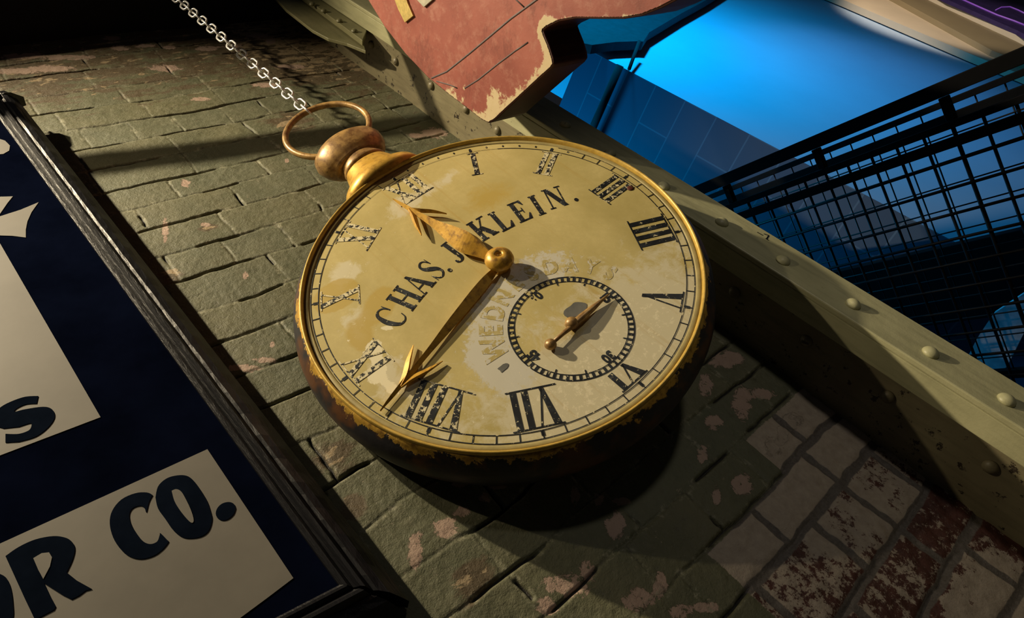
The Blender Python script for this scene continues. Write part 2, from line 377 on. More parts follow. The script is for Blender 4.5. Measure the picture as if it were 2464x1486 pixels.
def dial_mat():
    m = NT('aged_dial_enamel')
    halo, chip, pale, ochre = [m.attr(a) for a in ('halo', 'chip', 'pale', 'ochre')]
    n1 = m.noise(9, 5, 0.6); n2 = m.noise(75, 8, 0.8); n3 = m.noise(24, 6, 0.7, dist=0.4); n4 = m.noise(150, 4, 0.7)
    c = m.mix(m.ramp(n1, 0.35, 0.68), (0.50, 0.41, 0.155), (0.64, 0.53, 0.23))
    c = m.mix(m.ramp(n2, 0.35, 0.65, 0, 0.5), c, (0.46, 0.37, 0.14))
    c = m.mix(m.ramp(m.math('ADD', pale, m.math('MULTIPLY', m.math('SUBTRACT', n3, 0.5), 1.2)), 0.42, 0.62), c, (0.64, 0.575, 0.38))
    c = m.mix(m.ramp(m.math('ADD', ochre, m.math('MULTIPLY', m.math('SUBTRACT', n3, 0.5), 0.5)), 0.40, 0.52, 0, 0.85), c, (0.50, 0.36, 0.085))
    gr = m.noise(60, 3, 0.6, m.co((1, 1, 0.03)))
    c = m.mix(m.ramp(gr, 0.60, 0.72, 0, 0.35), c, (0.46, 0.30, 0.07))
    hm = m.ramp(m.math('ADD', halo, m.math('MULTIPLY', m.math('SUBTRACT', n2, 0.5), 3.0)), 0.42, 0.70, 0, 0.95)
    c = m.mix(hm, c, (0.62, 0.59, 0.49))
    sp = m.ramp(m.math('ADD', n2, m.math('MULTIPLY', pale, 0.10)), 0.64, 0.68, 0, 0.8)
    c = m.mix(sp, c, (0.80, 0.72, 0.50))
    cm = m.ramp(m.math('ADD', chip, m.math('MULTIPLY', m.math('SUBTRACT', n2, 0.5), 1.5)), 0.52, 0.56)
    c = m.mix(cm, c, (0.82, 0.74, 0.50))
    m.bump(m.math('SUBTRACT', m.math('MULTIPLY', n4, 0.3), m.math('ADD', m.math('MULTIPLY', cm, 0.6), m.math('MULTIPLY', hm, 0.4))), 0.25, 0.001)
    return m.out(c, m.ramp(n3, 0.3, 0.7, 0.42, 0.62), 0, 0.35)
def ink_mat(name, thr, under=(0.74, 0.66, 0.42), scale=95, a=(0.012, 0.014, 0.018), b_=(0.035, 0.042, 0.050)):
    m = NT(name); n = m.noise(scale, 5, 0.75); k = m.ramp(n, thr, thr+0.03)
    c = m.mix(m.ramp(m.noise(30, 3), 0.5, 0.65), a, b_)
    c = m.mix(k, c, under)
    return m.out(c, 0.5, 0, 0.3)
M_gold = gold_mat('worn_gilt', -0.018, 0.026)
M_gold_clean = gold_mat('gilt', 5.0, 6.0, age=0.5)
M_hand = gold_mat('hand_gilt', 5.0, 6.0, (0.48, 0.26, 0.03), (0.72, 0.42, 0.06), 0.2)
M_brass = gold_mat('brown_gilt', 5.0, 6.0, (0.13, 0.070, 0.035), (0.58, 0.36, 0.12), 0.2)
M_dial = dial_mat()
M_ink0 = ink_mat('dial_ink', 0.60); M_ink1 = ink_mat('chipped_dial_ink', 0.54); M_ink2 = ink_mat('flaked_dial_ink', 0.475)
M_ghost = ink_mat('ghost_lettering_ochre', 0.52, (0.60, 0.57, 0.47), 75, (0.46, 0.37, 0.14), (0.54, 0.46, 0.22))
M_grey = plain('grey_primer', (0.13, 0.13, 0.115), 0.6, bump=0)

watch = thing('pocket_watch_sign', 'large gilt pocket watch trade sign with a cream dial, hanging on a chain', 'sign', CW)
watch.rotation_euler = MW.to_euler()
def S(v): return tuple(x * RW for x in v)
def part(mb, name, mat, bevel=0, parent=None, fix=True):
    mb.v = [S(p) for p in mb.v]
    return mb.build(name, mat, parent or watch, bevel, fix)

# case body, bezel, dial
b = MB(); b.lathe([(1.040,-0.010),(1.058,-0.006),(1.066,0.008),(1.085,0.03),(1.112,0.07),(1.125,0.12),(1.115,0.18),(1.08,0.235),(1.0,0.285),(0.85,0.325),(0.6,0.35),(0.3,0.36),(0.0005,0.362)], n=160)
part(b, 'case', M_gold)
b = MB(); b.lathe([(1.004,0.012),(1.006,-0.003),(1.012,-0.0055),(1.026,-0.0065),(1.031,-0.002),(1.033,0.012),(1.004,0.012)], n=192)
part(b, 'dial_rim', plain('olive_rim_paint', (0.38, 0.31, 0.125), 0.55, var=0.2, scale=30))
b = MB(); b.lathe([(1.030,0.012),(1.032,-0.010),(1.037,-0.024),(1.044,-0.029),(1.050,-0.024),(1.054,-0.008),(1.055,0.012),(1.04,0.03),(1.030,0.012)], n=192)
part(b, 'bezel', gold_mat('bezel_gilt', 5.0, 6.0, (0.55, 0.36, 0.060), (0.74, 0.50, 0.12), 0.2, 0.3))
def build_dial():
    n = 460; xs = np.linspace(-1.012, 1.012, n); X, Z = np.meshgrid(xs, xs); R = np.hypot(X, Z)
    k = np.where(R > 1.01, 1.01/np.maximum(R, 1e-6), 1.0); Xc, Zc = X*k, Z*k
    keep = R < 1.016
    G = lambda u, v, a, b_, t=0: np.exp(-((( (Xc-u)*math.cos(t)+(Zc-v)*math.sin(t))/a)**2 + ((-(Xc-u)*math.sin(t)+(Zc-v)*math.cos(t))/b_)**2))
    rs = np.hypot(Xc, Zc+0.525); ang = np.degrees(np.arctan2(Xc, Zc+0.525))
    band = smooth(0.29, 0.31, rs)*(1-smooth(0.45, 0.57, rs))*smooth(-120, -92, ang)*(1-0.75*smooth(25, 60, ang))*(1-smooth(75, 100, ang))
    halo = band*0.78 + 0.8*G(-0.43,-0.42,0.07,0.16,0.3)
    pale = 0.75*G(-0.62,0.55,0.14,0.13)+0.7*G(-0.1,0.75,0.16,0.12)+0.6*G(-0.75,0.25,0.15,0.12)+0.55*G(0.2,0.75,0.2,0.1)+0.8*G(-0.2,-0.8,0.3,0.2)+0.6*G(0.3,-0.75,0.3,0.2)+0.5*G(-0.8,-0.1,0.15,0.2)+0.45*smooth(0.1,-0.5,Zc)
    ochre = 0.95*np.clip(1.25-((Xc+0.735)/0.15)**2-((Zc-0.46)/0.11)**2, 0, 1)*(np.hypot(Xc+0.735, Zc-0.46) < 0.16) + 0.8*G(-0.6,0.25,0.16,0.1,0.6)+0.6*G(-0.8,0.15,0.08,0.14)+0.55*G(0.3,0.45,0.3,0.2)+0.5*G(0,-0.55,0.2,0.1)
    chip = 1.0*G(-0.80,-0.02,0.10,0.035,1.2)+0.9*G(-0.86,-0.09,0.05,0.05)+0.9*G(-0.84,-0.20,0.035,0.05)+0.9*G(-0.66,0.10,0.02,0.04,0.8)+0.75*G(-0.78,0.05,0.06,0.04)+0.6*G(-0.84,0.17,0.03,0.02)
    idx = -np.ones(X.shape, int); idx[keep] = np.arange(keep.sum())
    co = np.stack([Xc[keep], np.zeros(keep.sum()), Zc[keep]], -1)*RW
    a, b_, c, d = idx[:-1,:-1], idx[:-1,1:], idx[1:,1:], idx[1:,:-1]; ok = (a >= 0)&(b_ >= 0)&(c >= 0)&(d >= 0)
    q = np.stack([a[ok], b_[ok], c[ok], d[ok]], -1)
    me = bpy.data.meshes.new('dial'); me.from_pydata(co.tolist(), [], q.tolist()); me.update()
    for nm, A in (('halo', halo), ('pale', pale), ('ochre', ochre), ('chip', chip)):
        at = me.attributes.new(nm, 'FLOAT', 'POINT'); at.data.foreach_set('value', A[keep].astype(np.float32))
    me.materials.append(M_dial); o = bpy.data.objects.new('dial', me); C.objects.link(o); o.parent = watch
build_dial()

# ---- lettering and marks, flat paint a hair above the dial
LY = -0.0022
class Ink(MB):
    def poly(s, pts): return s.add([(x, LY, z) for x, z in pts], [tuple(range(len(pts)))])
    def ring(s, r0, r1, a0=0, a1=360, n=180, c=(0, 0)):
        P = []
        for k in range(n+1):
            t = math.radians(a0 + (a1-a0)*k/n); P += [(c[0]+r0*math.sin(t), LY, c[1]+r0*math.cos(t)), (c[0]+r1*math.sin(t), LY, c[1]+r1*math.cos(t))]
        return s.add(P, [(2*k, 2*k+2, 2*k+3, 2*k+1) for k in range(n)])
    def tick(s, r0, r1, deg, w, c=(0, 0)):
        t = math.radians(deg); d = (math.sin(t), math.cos(t)); p = (d[1], -d[0])
        return s.poly([(c[0]+d[0]*r+p[0]*k*w/2, c[1]+d[1]*r+p[1]*k*w/2) for r, k in ((r0,-1),(r0,1),(r1,1),(r1,-1))])
# glyphs as lists of polygons in a box of height 1
def bar(x0, y0, x1, y1, w0, w1=None):            # slanted stroke cut level at both ends
    w1 = w0 if w1 is None else w1
    return [(x0-w0/2, y0), (x0+w0/2, y0), (x1+w1/2, y1), (x1-w1/2, y1)]
def hbar(x0, x1, y, h): return [(x0, y-h/2), (x1, y-h/2), (x1, y+h/2), (x0, y+h/2)]
def swash(pts, ws):
    out = []; P = []
    for i, p in enumerate(pts):
        a = pts[max(i-1, 0)]; c = pts[min(i+1, len(pts)-1)]; dx, dy = c[0]-a[0], c[1]-a[1]; l = math.hypot(dx, dy)
        P.append(((p[0]-dy/l*ws[i]/2, p[1]+dx/l*ws[i]/2), (p[0]+dy/l*ws[i]/2, p[1]-dx/l*ws[i]/2)))
    for i in range(len(P)-1): out.append([P[i][0], P[i][1], P[i+1][1], P[i+1][0]])
    return out
def cr(pts, n=6):                                  # Catmull-Rom through points
    out = []
    for i in range(len(pts)-1):
        p0, p1, p2, p3 = pts[max(i-1,0)], pts[i], pts[i+1], pts[min(i+2,len(pts)-1)]
        for k in range(n):
            t = k/n; out.append(tuple(0.5*(2*p1[j]+(p2[j]-p0[j])*t+(2*p0[j]-5*p1[j]+4*p2[j]-p3[j])*t*t+(3*p1[j]-p0[j]-3*p2[j]+p3[j])*t**3) for j in range(len(p1))))
    out.append(tuple(pts[-1])); return out
TK, TN = 0.19, 0.05
def serif(x, y, w=0.32): return hbar(x-w/2, x+w/2, y, TN)
def G_(ch):
    st = lambda x: [bar(x, 0, x, 1, TK), serif(x, 0.02), serif(x, 0.98)]
    th = lambda x: [bar(x, 0, x, 1, TN), serif(x, 0.02, 0.24), serif(x, 0.98, 0.24)]
    if ch == 'I': return st(0.17), 0.34
    if ch == 'H': return st(0.16)+st(0.62)+[hbar(0.16, 0.62, 0.5, TN)], 0.78
    if ch == 'L': return st(0.17)+[hbar(0.1, 0.6, 0.03, 0.06), [(0.6,0),(0.66,0.30),(0.61,0.30),(0.44,0.05)]], 0.66
    if ch == 'E': return st(0.17)+[hbar(0.1, 0.6, 0.03, 0.06), hbar(0.1, 0.56, 0.97, 0.06), hbar(0.1, 0.44, 0.5, TN), hbar(0.42, 0.46, 0.5, 0.26), [(0.6,0),(0.66,0.28),(0.61,0.28),(0.46,0.05)], [(0.56,1),(0.60,0.74),(0.555,0.74),(0.42,0.95)]], 0.66
    if ch == 'K': return st(0.17)+[bar(0.26, 0.38, 0.64, 0.97, TN*1.3), bar(0.66, 0.02, 0.36, 0.58, TK*1.25), serif(0.64, 0.98), serif(0.66, 0.02)], 0.80
    if ch == 'N': return th(0.10)+[bar(0.66, 0.0, 0.14, 1.0, TK*1.2), bar(0.66, 0, 0.66, 1, TN), serif(0.66, 0.98, 0.26)], 0.76
    if ch == 'A': return [bar(0.12, 0.0, 0.38, 1.0, TN), bar(0.66, 0.0, 0.38, 1.0, TK*1.15, TK*0.6), hbar(0.2, 0.6, 0.32, TN), serif(0.12, 0.02, 0.26), serif(0.66, 0.02)], 0.78
    if ch == 'C':
        p = cr([(0.66,0.72,0.04),(0.60,0.90,0.05),(0.42,0.975,0.05),(0.22,0.86,0.13),(0.13,0.5,0.20),(0.22,0.14,0.13),(0.42,0.025,0.05),(0.60,0.10,0.05),(0.68,0.26,0.04)])
        return swash([q[:2] for q in p], [q[2] for q in p])+[[(0.63,0.66),(0.69,0.66),(0.69,0.98),(0.66,0.98)]], 0.76
    if ch == 'S':
        p = cr([(0.50,0.76,0.04),(0.42,0.93,0.05),(0.28,0.975,0.06),(0.13,0.86,0.09),(0.15,0.68,0.14),(0.32,0.52,0.19),(0.48,0.36,0.15),(0.50,0.16,0.09),(0.34,0.025,0.06),(0.18,0.06,0.05),(0.09,0.26,0.04)])
        return swash([q[:2] for q in p], [q[2] for q in p])+[[(0.48,0.70),(0.53,0.70),(0.53,0.98),(0.50,0.98)], [(0.06,0.02),(0.09,0.02),(0.12,0.30),(0.06,0.30)]], 0.58
    if ch == 'J':
        p = cr([(0.34,0.30,0.19),(0.34,0.14,0.17),(0.27,0.03,0.09),(0.16,0.0,0.05),(0.08,0.07,0.10),(0.10,0.15,0.12)])
        return [bar(0.34, 0.28, 0.34, 1, TK), serif(0.34, 0.98)]+swash([q[:2] for q in p], [q[2] for q in p]), 0.52
    if ch == '.': return [[(0.12+0.085*math.cos(t*PI/5), 0.08+0.085*math.sin(t*PI/5)) for t in range(10)]], 0.24
# name on the dial: gently arched
AC = -1.095
for ch, u, v in [('C',-.610,.141),('H',-.487,.190),('A',-.383,.222),('S',-.275,.245),('.',-.205,.175),('J',-.118,.262),('.',-.062,.195),
                 ('K',.112,.282),('L',.232,.255),('E',.352,.232),('I',.450,.200),('N',.565,.172),('.',.640,.075)]:
    ink = Ink(); polys, w = G_(ch); th = -math.atan2(u, v-AC)*0.95; h = 0.165; wx = 0.138
    for pl in polys:
        q = []
        for x, y in pl:
            X_, Y_ = (x-w/2)*wx, ((y-0.5) if ch != '.' else (y-0.1))*h
            q.append((u + X_*math.cos(th)-Y_*math.sin(th), v + X_*math.sin(th)+Y_*math.cos(th)))
        ink.poly(q)
    part(ink, 'full_stop' if ch == '.' else 'letter', M_ink0, fix=False)
# ghost of an older line of lettering around the seconds dial
def text_polys(body):
    cu = bpy.data.curves.new('tmp_text', 'FONT'); cu.body = body; cu.size = 1.0; cu.align_x = 'CENTER'; cu.resolution_u = 6; cu.offset = 0.045
    o = bpy.data.objects.new('tmp_text', cu); C.objects.link(o); bpy.context.view_layer.update()
    me = bpy.data.meshes.new_from_object(o.evaluated_get(bpy.context.evaluated_depsgraph_get()))
    vs_ = [(v.co.x, v.co.y) for v in me.vertices]; fs = [tuple(p.vertices) for p in me.polygons]
    bpy.data.objects.remove(o); bpy.data.curves.remove(cu); bpy.data.meshes.remove(me); return vs_, fs
def place_text(ink, body, c, r, deg, size, flip=0, sx=1.0, y=LY):
    vs_, fs = text_polys(body); t = math.radians(deg); d = (math.sin(t), math.cos(t)); tx = (d[1], -d[0])
    if flip: d = (-d[0], -d[1]); tx = (-tx[0], -tx[1]); r = -r
    ink.add([(c[0]+d[0]*(r+(py-0.35)*size)+tx[0]*px*size*sx, y, c[1]+d[1]*(r+(py-0.35)*size)+tx[1]*px*size*sx) for px, py in vs_], fs)
SC = (0.0, -0.525)
for i, ch in enumerate('WEDNESDAYS'):
    gh = Ink(); place_text(gh, ch, SC, 0.392, -66 + i*15.8, 0.155 - i*0.0035, sx=0.80, y=-0.0012)
    part(gh, 'faded_letter', M_ghost, fix=False)

# roman numerals: x runs clockwise, y outwards
NUM = ['XII','I','II','III','IIII','V','VI','VII','VIII','IX','X','XI']
NW = [M_ink2, M_ink1, M_ink2, M_ink1, M_ink0, M_ink0, M_ink0, M_ink0, M_ink1, M_ink2, M_ink2, M_ink2]
for k, s in enumerate(NUM):
    wd = {'I': 0.052, 'V': 0.115, 'X': 0.115}; tot = sum(wd[c] for c in s); x = -tot/2; polys = []
    h = 0.196; r0 = 0.747
    for c in s:
        w = wd[c]; m = x+w/2
        if c == 'I': polys.append(bar(m, 0, m, h, 0.029))
        if c == 'V': polys += [bar(m+0.006, 0, m-0.034, h, 0.020, 0.034), bar(m+0.002, 0, m+0.040, h, 0.008)]
        if c == 'X': polys += [bar(m+0.036, 0, m-0.036, h, 0.031), bar(m-0.042, 0, m+0.042, h, 0.009)]
        x += w
    if s == 'VI': 
        polys = [[(a, max(b_, 0.094)) for a, b_ in p] for p in polys]
        polys += [hbar(-tot/2, tot/2, h, 0.007)]
    else: polys += [hbar(-tot/2-0.008, tot/2+0.008, h, 0.007)]
    if s == 'V': polys += []
    elif s != 'VI': polys += [hbar(-tot/2-0.008, tot/2+0.008, 0.0, 0.007)]
    t = math.radians(k*30 + (0.5 if k not in (4, 5) else -2.5 if k == 4 else -1.5)); d = (math.sin(t), math.cos(t)); tx = (d[1], -d[0])
    nm = Ink()
    for pl in polys: nm.poly([(d[0]*(r0+y)+tx[0]*x_, d[1]*(r0+y)+tx[1]*x_) for x_, y in pl])
    part(nm, 'hour_numeral', NW[k], fix=False)
tr = Ink()
tr.ring(0.956, 0.9605, 40, 345); tr.ring(0.996, 1.0005, 62, 350); tr.ring(0.957, 0.959, -15, 40)
for k in range(60):
    if k % 5 == 0: tr.tick(0.958, 0.985, k*6, 0.016)
    if 1 <= k <= 11: tr.tick(0.974, 0.988, k*6, 0.009)
    else: tr.tick(0.958, 0.998, k*6, 0.0055)
part(tr, 'minute_track', M_ink0, fix=False)

# seconds dial
sd = Ink()
sd.ring(0.302, 0.3085, c=SC, n=120); sd.ring(0.274, 0.2785, c=SC, n=120)
for k in range(60):
    sd.tick(0.276, 0.305, k*6, 0.0135, SC)
    if k % 5 == 0 and k % 15: sd.tick(0.256, 0.276, k*6, 0.007, SC)
for s, dg in (('60', 0), ('15', 90), ('30', 180), ('45', 270)): place_text(sd, s, SC, 0.248, dg, 0.070, sx=0.85)
part(sd, 'seconds_track', M_ink0, fix=False)
gp = Ink(); gp.poly([(0.085+0.055*math.cos(t)*(1+0.25*math.cos(2*t+1)), -0.475+0.045*math.sin(t)*(1+0.2*math.sin(3*t))) for t in [i*PI/12 for i in range(24)]])
part(gp, 'primer_patch', M_grey, fix=False)['label'] = 'grey bare patch inside the seconds dial'
gp = Ink(); gp.poly([(-0.396+0.026*math.cos(t)*(1+0.3*math.cos(3*t)), -0.474+0.02*math.sin(t)*(1+0.3*math.cos(2*t))) for t in [i*PI/8 for i in range(16)]])
part(gp, 'primer_patch', M_grey, fix=False)['label'] = 'small grey bare patch on the faded lettering'
rd = MB(); rd.dome((0.922, -0.001, -0.082), (0,-1,0), 0.020, 0.006); part(rd, 'screw_head', plain('rust_brown', (0.10, 0.025, 0.015), 0.6, bump=0))['label'] = 'rusty brown screw head'

# hands
def hand(name, deg, y0, blade, barbs, off, hk):
    t = math.radians(deg); d = Vector((math.sin(t), 0, math.cos(t))); p = Vector((d.z, 0, -d.x)); up = Vector((0,-1,0)); base = Vector((0, y0, 0))
    m = MB()
    def ridge(path):                                # [(s, offset, halfwidth)] -> lenticular blade
        pr = cr(path, 5); vs_ = []; n = len(pr)
        for i, (s, o, hw) in enumerate(pr):
            a = pr[max(i-1,0)]; c = pr[min(i+1,n-1)]; ds, do = c[0]-a[0], c[1]-a[1]; l = math.hypot(ds, do) or 1
            nx = (-do/l, ds/l)
            for kk, hh in ((-1, 0), (off, hw*hk+0.003), (1, 0), (0, -0.006)):
                vs_.append(base + d*(s+nx[0]*hw*kk) + p*(o+nx[1]*hw*kk) + up*hh)
        fs = [(i*4+k, i*4+(k+1) % 4, i*4+4+(k+1) % 4, i*4+4+k) for i in range(n-1) for k in range(4)] + [(3,2,1,0), (n*4-4,n*4-3,n*4-2,n*4-1)]
        m.add(vs_, fs)
    ridge(blade)
    for bb in barbs: ridge(bb)
    part(m, name, M_hand)
hand('hour_hand', -8.6, -0.034, [(0.04,0,0.020),(0.12,0,0.040),(0.22,0,0.068),(0.32,0,0.056),(0.45,0,0.030),(0.58,0,0.017),(0.68,0,0.014),(0.76,0,0.009),(0.812,0,0.002)],
     [[(0.67,0.005,0.010),(0.61,0.030,0.016),(0.55,0.066,0.014),(0.475,0.098,0.003)], [(0.67,-0.005,0.010),(0.61,-0.030,0.016),(0.55,-0.066,0.014),(0.475,-0.104,0.003)]], 0.25, 1.1)
hand('minute_hand', -105.8, -0.016, [(0.04,0,0.014),(0.12,0,0.024),(0.22,0,0.027),(0.32,0,0.025),(0.46,0,0.021),(0.62,0,0.013),(0.78,0,0.011),(0.90,0,0.008),(0.985,0,0.002)],
     [[(0.84,0.003,0.009),(0.775,0.022,0.015),(0.71,0.055,0.013),(0.63,0.088,0.003)], [(0.84,-0.003,0.009),(0.775,-0.022,0.015),(0.71,-0.055,0.013),(0.63,-0.088,0.003)]], 0.8, 0.9)
b = MB(); b.lathe([(0.052,-0.001),(0.050,-0.04),(0.072,-0.048),(0.078,-0.062),(0.072,-0.080),(0.058,-0.094),(0.040,-0.104),(0.020,-0.108),(0.018,-0.094),(0.0005,-0.093)], n=40); part(b, 'hand_hub', M_hand)
b = MB(); a = Vector((-0.158,-0.030,-0.548)); c = Vector((0.270,-0.020,-0.530)); b.tube([a+(c-a)*t for t in (0,0.2,0.3,0.37,0.5,0.7,0.85,1.0)], [0.010,0.011,0.014,0.020,0.021,0.016,0.009,0.003], 10)
b.lathe([(0.0005,-0.056),(0.020,-0.052),(0.032,-0.038),(0.034,-0.024),(0.024,-0.010),(0.014,-0.001)], n=24, center=(0.0,0,-0.530))
b.lathe([(0.0005,-0.054),(0.018,-0.050),(0.028,-0.038),(0.030,-0.026),(0.022,-0.012),(0.0005,-0.004)], n=24, center=(-0.158,0,-0.548))
part(b, 'seconds_hand', M_brass)

# pendant: collar, neck, crown, bow
yc = 0.12
b = MB(); b.lathe([(0.0005,1.02),(0.30,1.04),(0.275,1.135),(0.255,1.15),(0.235,1.165),(0.215,1.19),(0.185,1.24),(0.165,1.30),(0.150,1.33),(0.0005,1.335)], axis='Z', n=64, center=(0,yc,0))
b.v = [(x, yc + (y-yc)*0.62, z) for x, y, z in b.v]; part(b, 'collar', M_gold_clean)
b = MB(); b.lathe([(0.0005,1.31),(0.150,1.315),(0.158,1.34),(0.146,1.365),(0.142,1.42),(0.0005,1.43)], axis='Z', n=56, center=(0,yc,0)); b.v = [(x, yc + (y-yc)*0.7, z) for x, y, z in b.v]; part(b, 'neck', M_brass)
pr_ = [(0.0005,1.385),(0.15,1.388),(0.172,1.395),(0.176,1.408),(0.20,1.425),(0.225,1.47),(0.236,1.53),(0.226,1.575),(0.19,1.615),(0.13,1.64),(0.07,1.65),(0.0005,1.652)]
b = MB(); b.lathe(pr_, axis='Z', n=64, center=(0,yc,0)); b.v = [(x*1.06, yc + (y-yc)*0.62, z) for x, y, z in b.v]; part(b, 'crown', M_brass)
b = MB(); bc = Vector((0.025, yc, 1.855)); R_ = 0.290
path = [bc + Vector((R_*math.sin(t), 0, R_*math.cos(t)*0.98)) for t in [math.radians(x) for x in range(-142, 143, 6)]]
b.tube(path, 0.0215, 12)
for q in (path[0], path[-1]): b.lathe([(0.0005,-0.034),(0.020,-0.028),(0.030,-0.010),(0.030,0.010),(0.020,0.028),(0.0005,0.034)], axis='Z', n=16, center=q)
part(b, 'bow', M_brass)

# ------------------------------------------------------------------ chain
chain = thing('chain', 'bright silver link chain holding the pocket watch from above', 'chain', (0.728, 0.83, 2.6))
ringtop = CW + MW @ (Vector((0.025, yc, 1.855+0.98*0.29))*RW)
M_zinc = plain('zinc_plate', (0.80, 0.80, 0.80), 0.28, metal=0.55, var=0.1, scale=80, bump=0.1)
PITCH = 0.0370; L_, Wd, rw = 0.0235, 0.0150, 0.0032
z = ringtop.z + 0.010; i = 0; cx_, cy_ = 0.0, ringtop.y
xb = atY(735, 262, ringtop.y).x
while z < 2.68:
    pts = []
    for k in range(28):
        t = 2*PI*k/28; q = (Wd-rw/2)*math.cos(t), math.copysign(max(0, L_-Wd), math.sin(t)) + (Wd-rw/2)*math.sin(t)
        pts.append(Vector((q[0], 0, q[1])) if i % 2 else Vector((0, q[0], q[1])))
    rz = Matrix.Rotation(math.radians(-41 + (i*7) % 5), 3, 'Z')
    pts = [rz @ p_ + Vector((xb, ringtop.y, z)) for p_ in pts]
    lk = MB(); lk.tube(pts, rw, 8, closed=True); o = lk.build('chain_link', M_zinc); rebase(chain, [o])
    z += PITCH; i += 1

# ------------------------------------------------------------------ red hanging sign
def M_red_():
    m = NT('red_sign_paint'); n1 = m.noise(7, 5); n2 = m.noise(34, 7, 0.75); wear = m.attr('wear')
    c = m.mix(m.ramp(n1, 0.3, 0.7), (0.24, 0.065, 0.048), (0.36, 0.115, 0.085))
    c = m.mix(m.ramp(n2, 0.50, 0.68, 0, 0.6), c, (0.42, 0.20, 0.15))
    c = m.mix(m.ramp(m.noise(5, 8, 0.8, m.co((1, 1, 2))), 0.52, 0.62, 0, 0.6), c, (0.16, 0.045, 0.035))
    k = m.ramp(m.math('ADD', wear, m.math('MULTIPLY', m.math('SUBTRACT', n2, 0.5), 1.7)), 0.5, 0.62)
    c = m.mix(k, c, m.mix(n2, (0.50, 0.38, 0.20), (0.62, 0.52, 0.34)))
    m.bump(m.math('SUBTRACT', n2, m.math('MULTIPLY', k, 0.3)), 0.3, 0.002)
    return m.out(c, 0.5, 0, 0.4)
M_red = M_red_()
def red_sign():
    c0 = 1.05; root = thing('red_hanging_sign', 'red painted wooden sign with scored grey lines and a stepped lower edge, above the watch', 'sign', (1.1, 0.5, 1.1))
    out = [(770,-240),(885,0),(925,65),(975,130),(1030,188),(1085,232),(1125,262),(1158,288),(1176,297),(1192,288),(1215,266),(1260,225),(1300,188),(1326,165),(1333,155),(1331,140),(1322,112),(1312,88),(1307,74),(1316,66),(1345,52),(1385,45),(1440,46),(1500,46),(1545,38),(1590,20),(1635,-3),(1700,-60),(1800,-150)]
    P = [atX(x, y, c0) for x, y in out]
    body = MB().prism(P, (0.115, 0, 0)).build('board', plain('shaded_red_side_paint', (0.060, 0.014, 0.008), 0.6), bevel=0.004)  # shade of the unlit sides put into this darker red
    ys = [p.y for p in P]; zs = [p.z for p in P]; n = 460
    gy = np.linspace(min(ys), max(ys), n); gz = np.linspace(min(zs), max(zs), n*2)
    gy = gy[gy > 0.2]; gz = gz[gz < 1.75]
    # point in polygon
    def inside(Yg, Zg):
        r = np.zeros(Yg.shape, bool); j = len(P)-1
        for i in range(len(P)):
            yi, zi, yj, zj = ys[i], zs[i], ys[j], zs[j]
            cnd = ((zi > Zg) != (zj > Zg)) & (Yg < (yj-yi)*(Zg-zi)/((zj-zi) or 1e-9)+yi); r ^= cnd; j = i
        return r
    def edged(Yg, Zg, segs):
        d = np.full(Yg.shape, 9.0)
        for a, b_ in segs:
            ay, az, by, bz = a.y, a.z, b_.y, b_.z; vy, vz = by-ay, bz-az
            t = np.clip(((Yg-ay)*vy+(Zg-az)*vz)/(vy*vy+vz*vz+1e-12), 0, 1); d = np.minimum(d, np.hypot(Yg-ay-t*vy, Zg-az-t*vz))
        return d
    Yg, Zg = np.meshgrid(gy, gz); ins = inside(Yg, Zg) & (edged(Yg, Zg, [(P[i], P[(i+1) % len(P)]) for i in range(len(P))]) > 0.0035)
    step = edged(Yg, Zg, [(P[i], P[i+1]) for i in range(13, 19)]); tip = edged(Yg, Zg, [(P[i], P[i+1]) for i in range(5, 13)]); top = edged(Yg, Zg, [(P[i], P[i+1]) for i in range(19, 25)])
    wear = 1.15*np.exp(-(step/0.022)**2) + 0.62*np.exp(-(tip/0.035)**2) + 0.55*np.exp(-(top/0.016)**2)
    for px, py, r in ((1180,255,0.03),(1190,215,0.03),(1120,210,0.015),(1320,75,0.02)):
        q = atX(px, py, c0); wear += 0.5*np.exp(-((Yg-q.y)**2+(Zg-q.z)**2)/(r*r))
    idx = -np.ones(Yg.shape, int); idx[ins] = np.arange(ins.sum())
    a, b_, c, d = idx[:-1,:-1], idx[:-1,1:], idx[1:,1:], idx[1:,:-1]; ok = (a >= 0)&(b_ >= 0)&(c >= 0)&(d >= 0)
    me = bpy.data.meshes.new('painted_face'); co = np.stack([np.full(ins.sum(), c0-0.0012), Yg[ins], Zg[ins]], -1)
    me.from_pydata(co.tolist(), [], np.stack([a[ok], b_[ok], c[ok], d[ok]], -1).tolist()); me.update()
    at = me.attributes.new('wear', 'FLOAT', 'POINT'); at.data.foreach_set('value', wear[ins].astype(np.float32)); me.materials.append(M_red)
    face = bpy.data.objects.new('painted_face', me); C.objects.link(face)
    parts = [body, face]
    gl = plain('grey_scored_line', (0.11, 0.085, 0.085), 0.6, bump=0)
    def line(pts, w):
        m = MB(); Q = [atX(x, y, c0-0.0018) for x, y in pts]
        m.tube(Q, w, 6); m.v = [(c0-0.0018 + (v[0]-(c0-0.0018))*0.4, v[1], v[2]) for v in m.v]; return m.build('scored_line', gl)
    parts.append(line([(1050,195),(1085,205),(1100,212)], 0.0018))
    parts.append(line([(1038,188),(1075,172),(1130,128),(1180,86),(1230,44),(1290,0),(1340,-36)], 0.0022))
    parts.append(line([(1118,212),(1150,192),(1200,152),(1240,122),(1270,102)], 0.0018))
    parts.append(line([(1262,18),(1240,-2),(1228,-14)], 0.0018))
    gm = plain('gilt_letter', (0.62, 0.47, 0.16), 0.4, metal=0.3, scale=60); sm_ = plain('silvered_letter', (0.42, 0.40, 0.30), 0.45, scale=60)
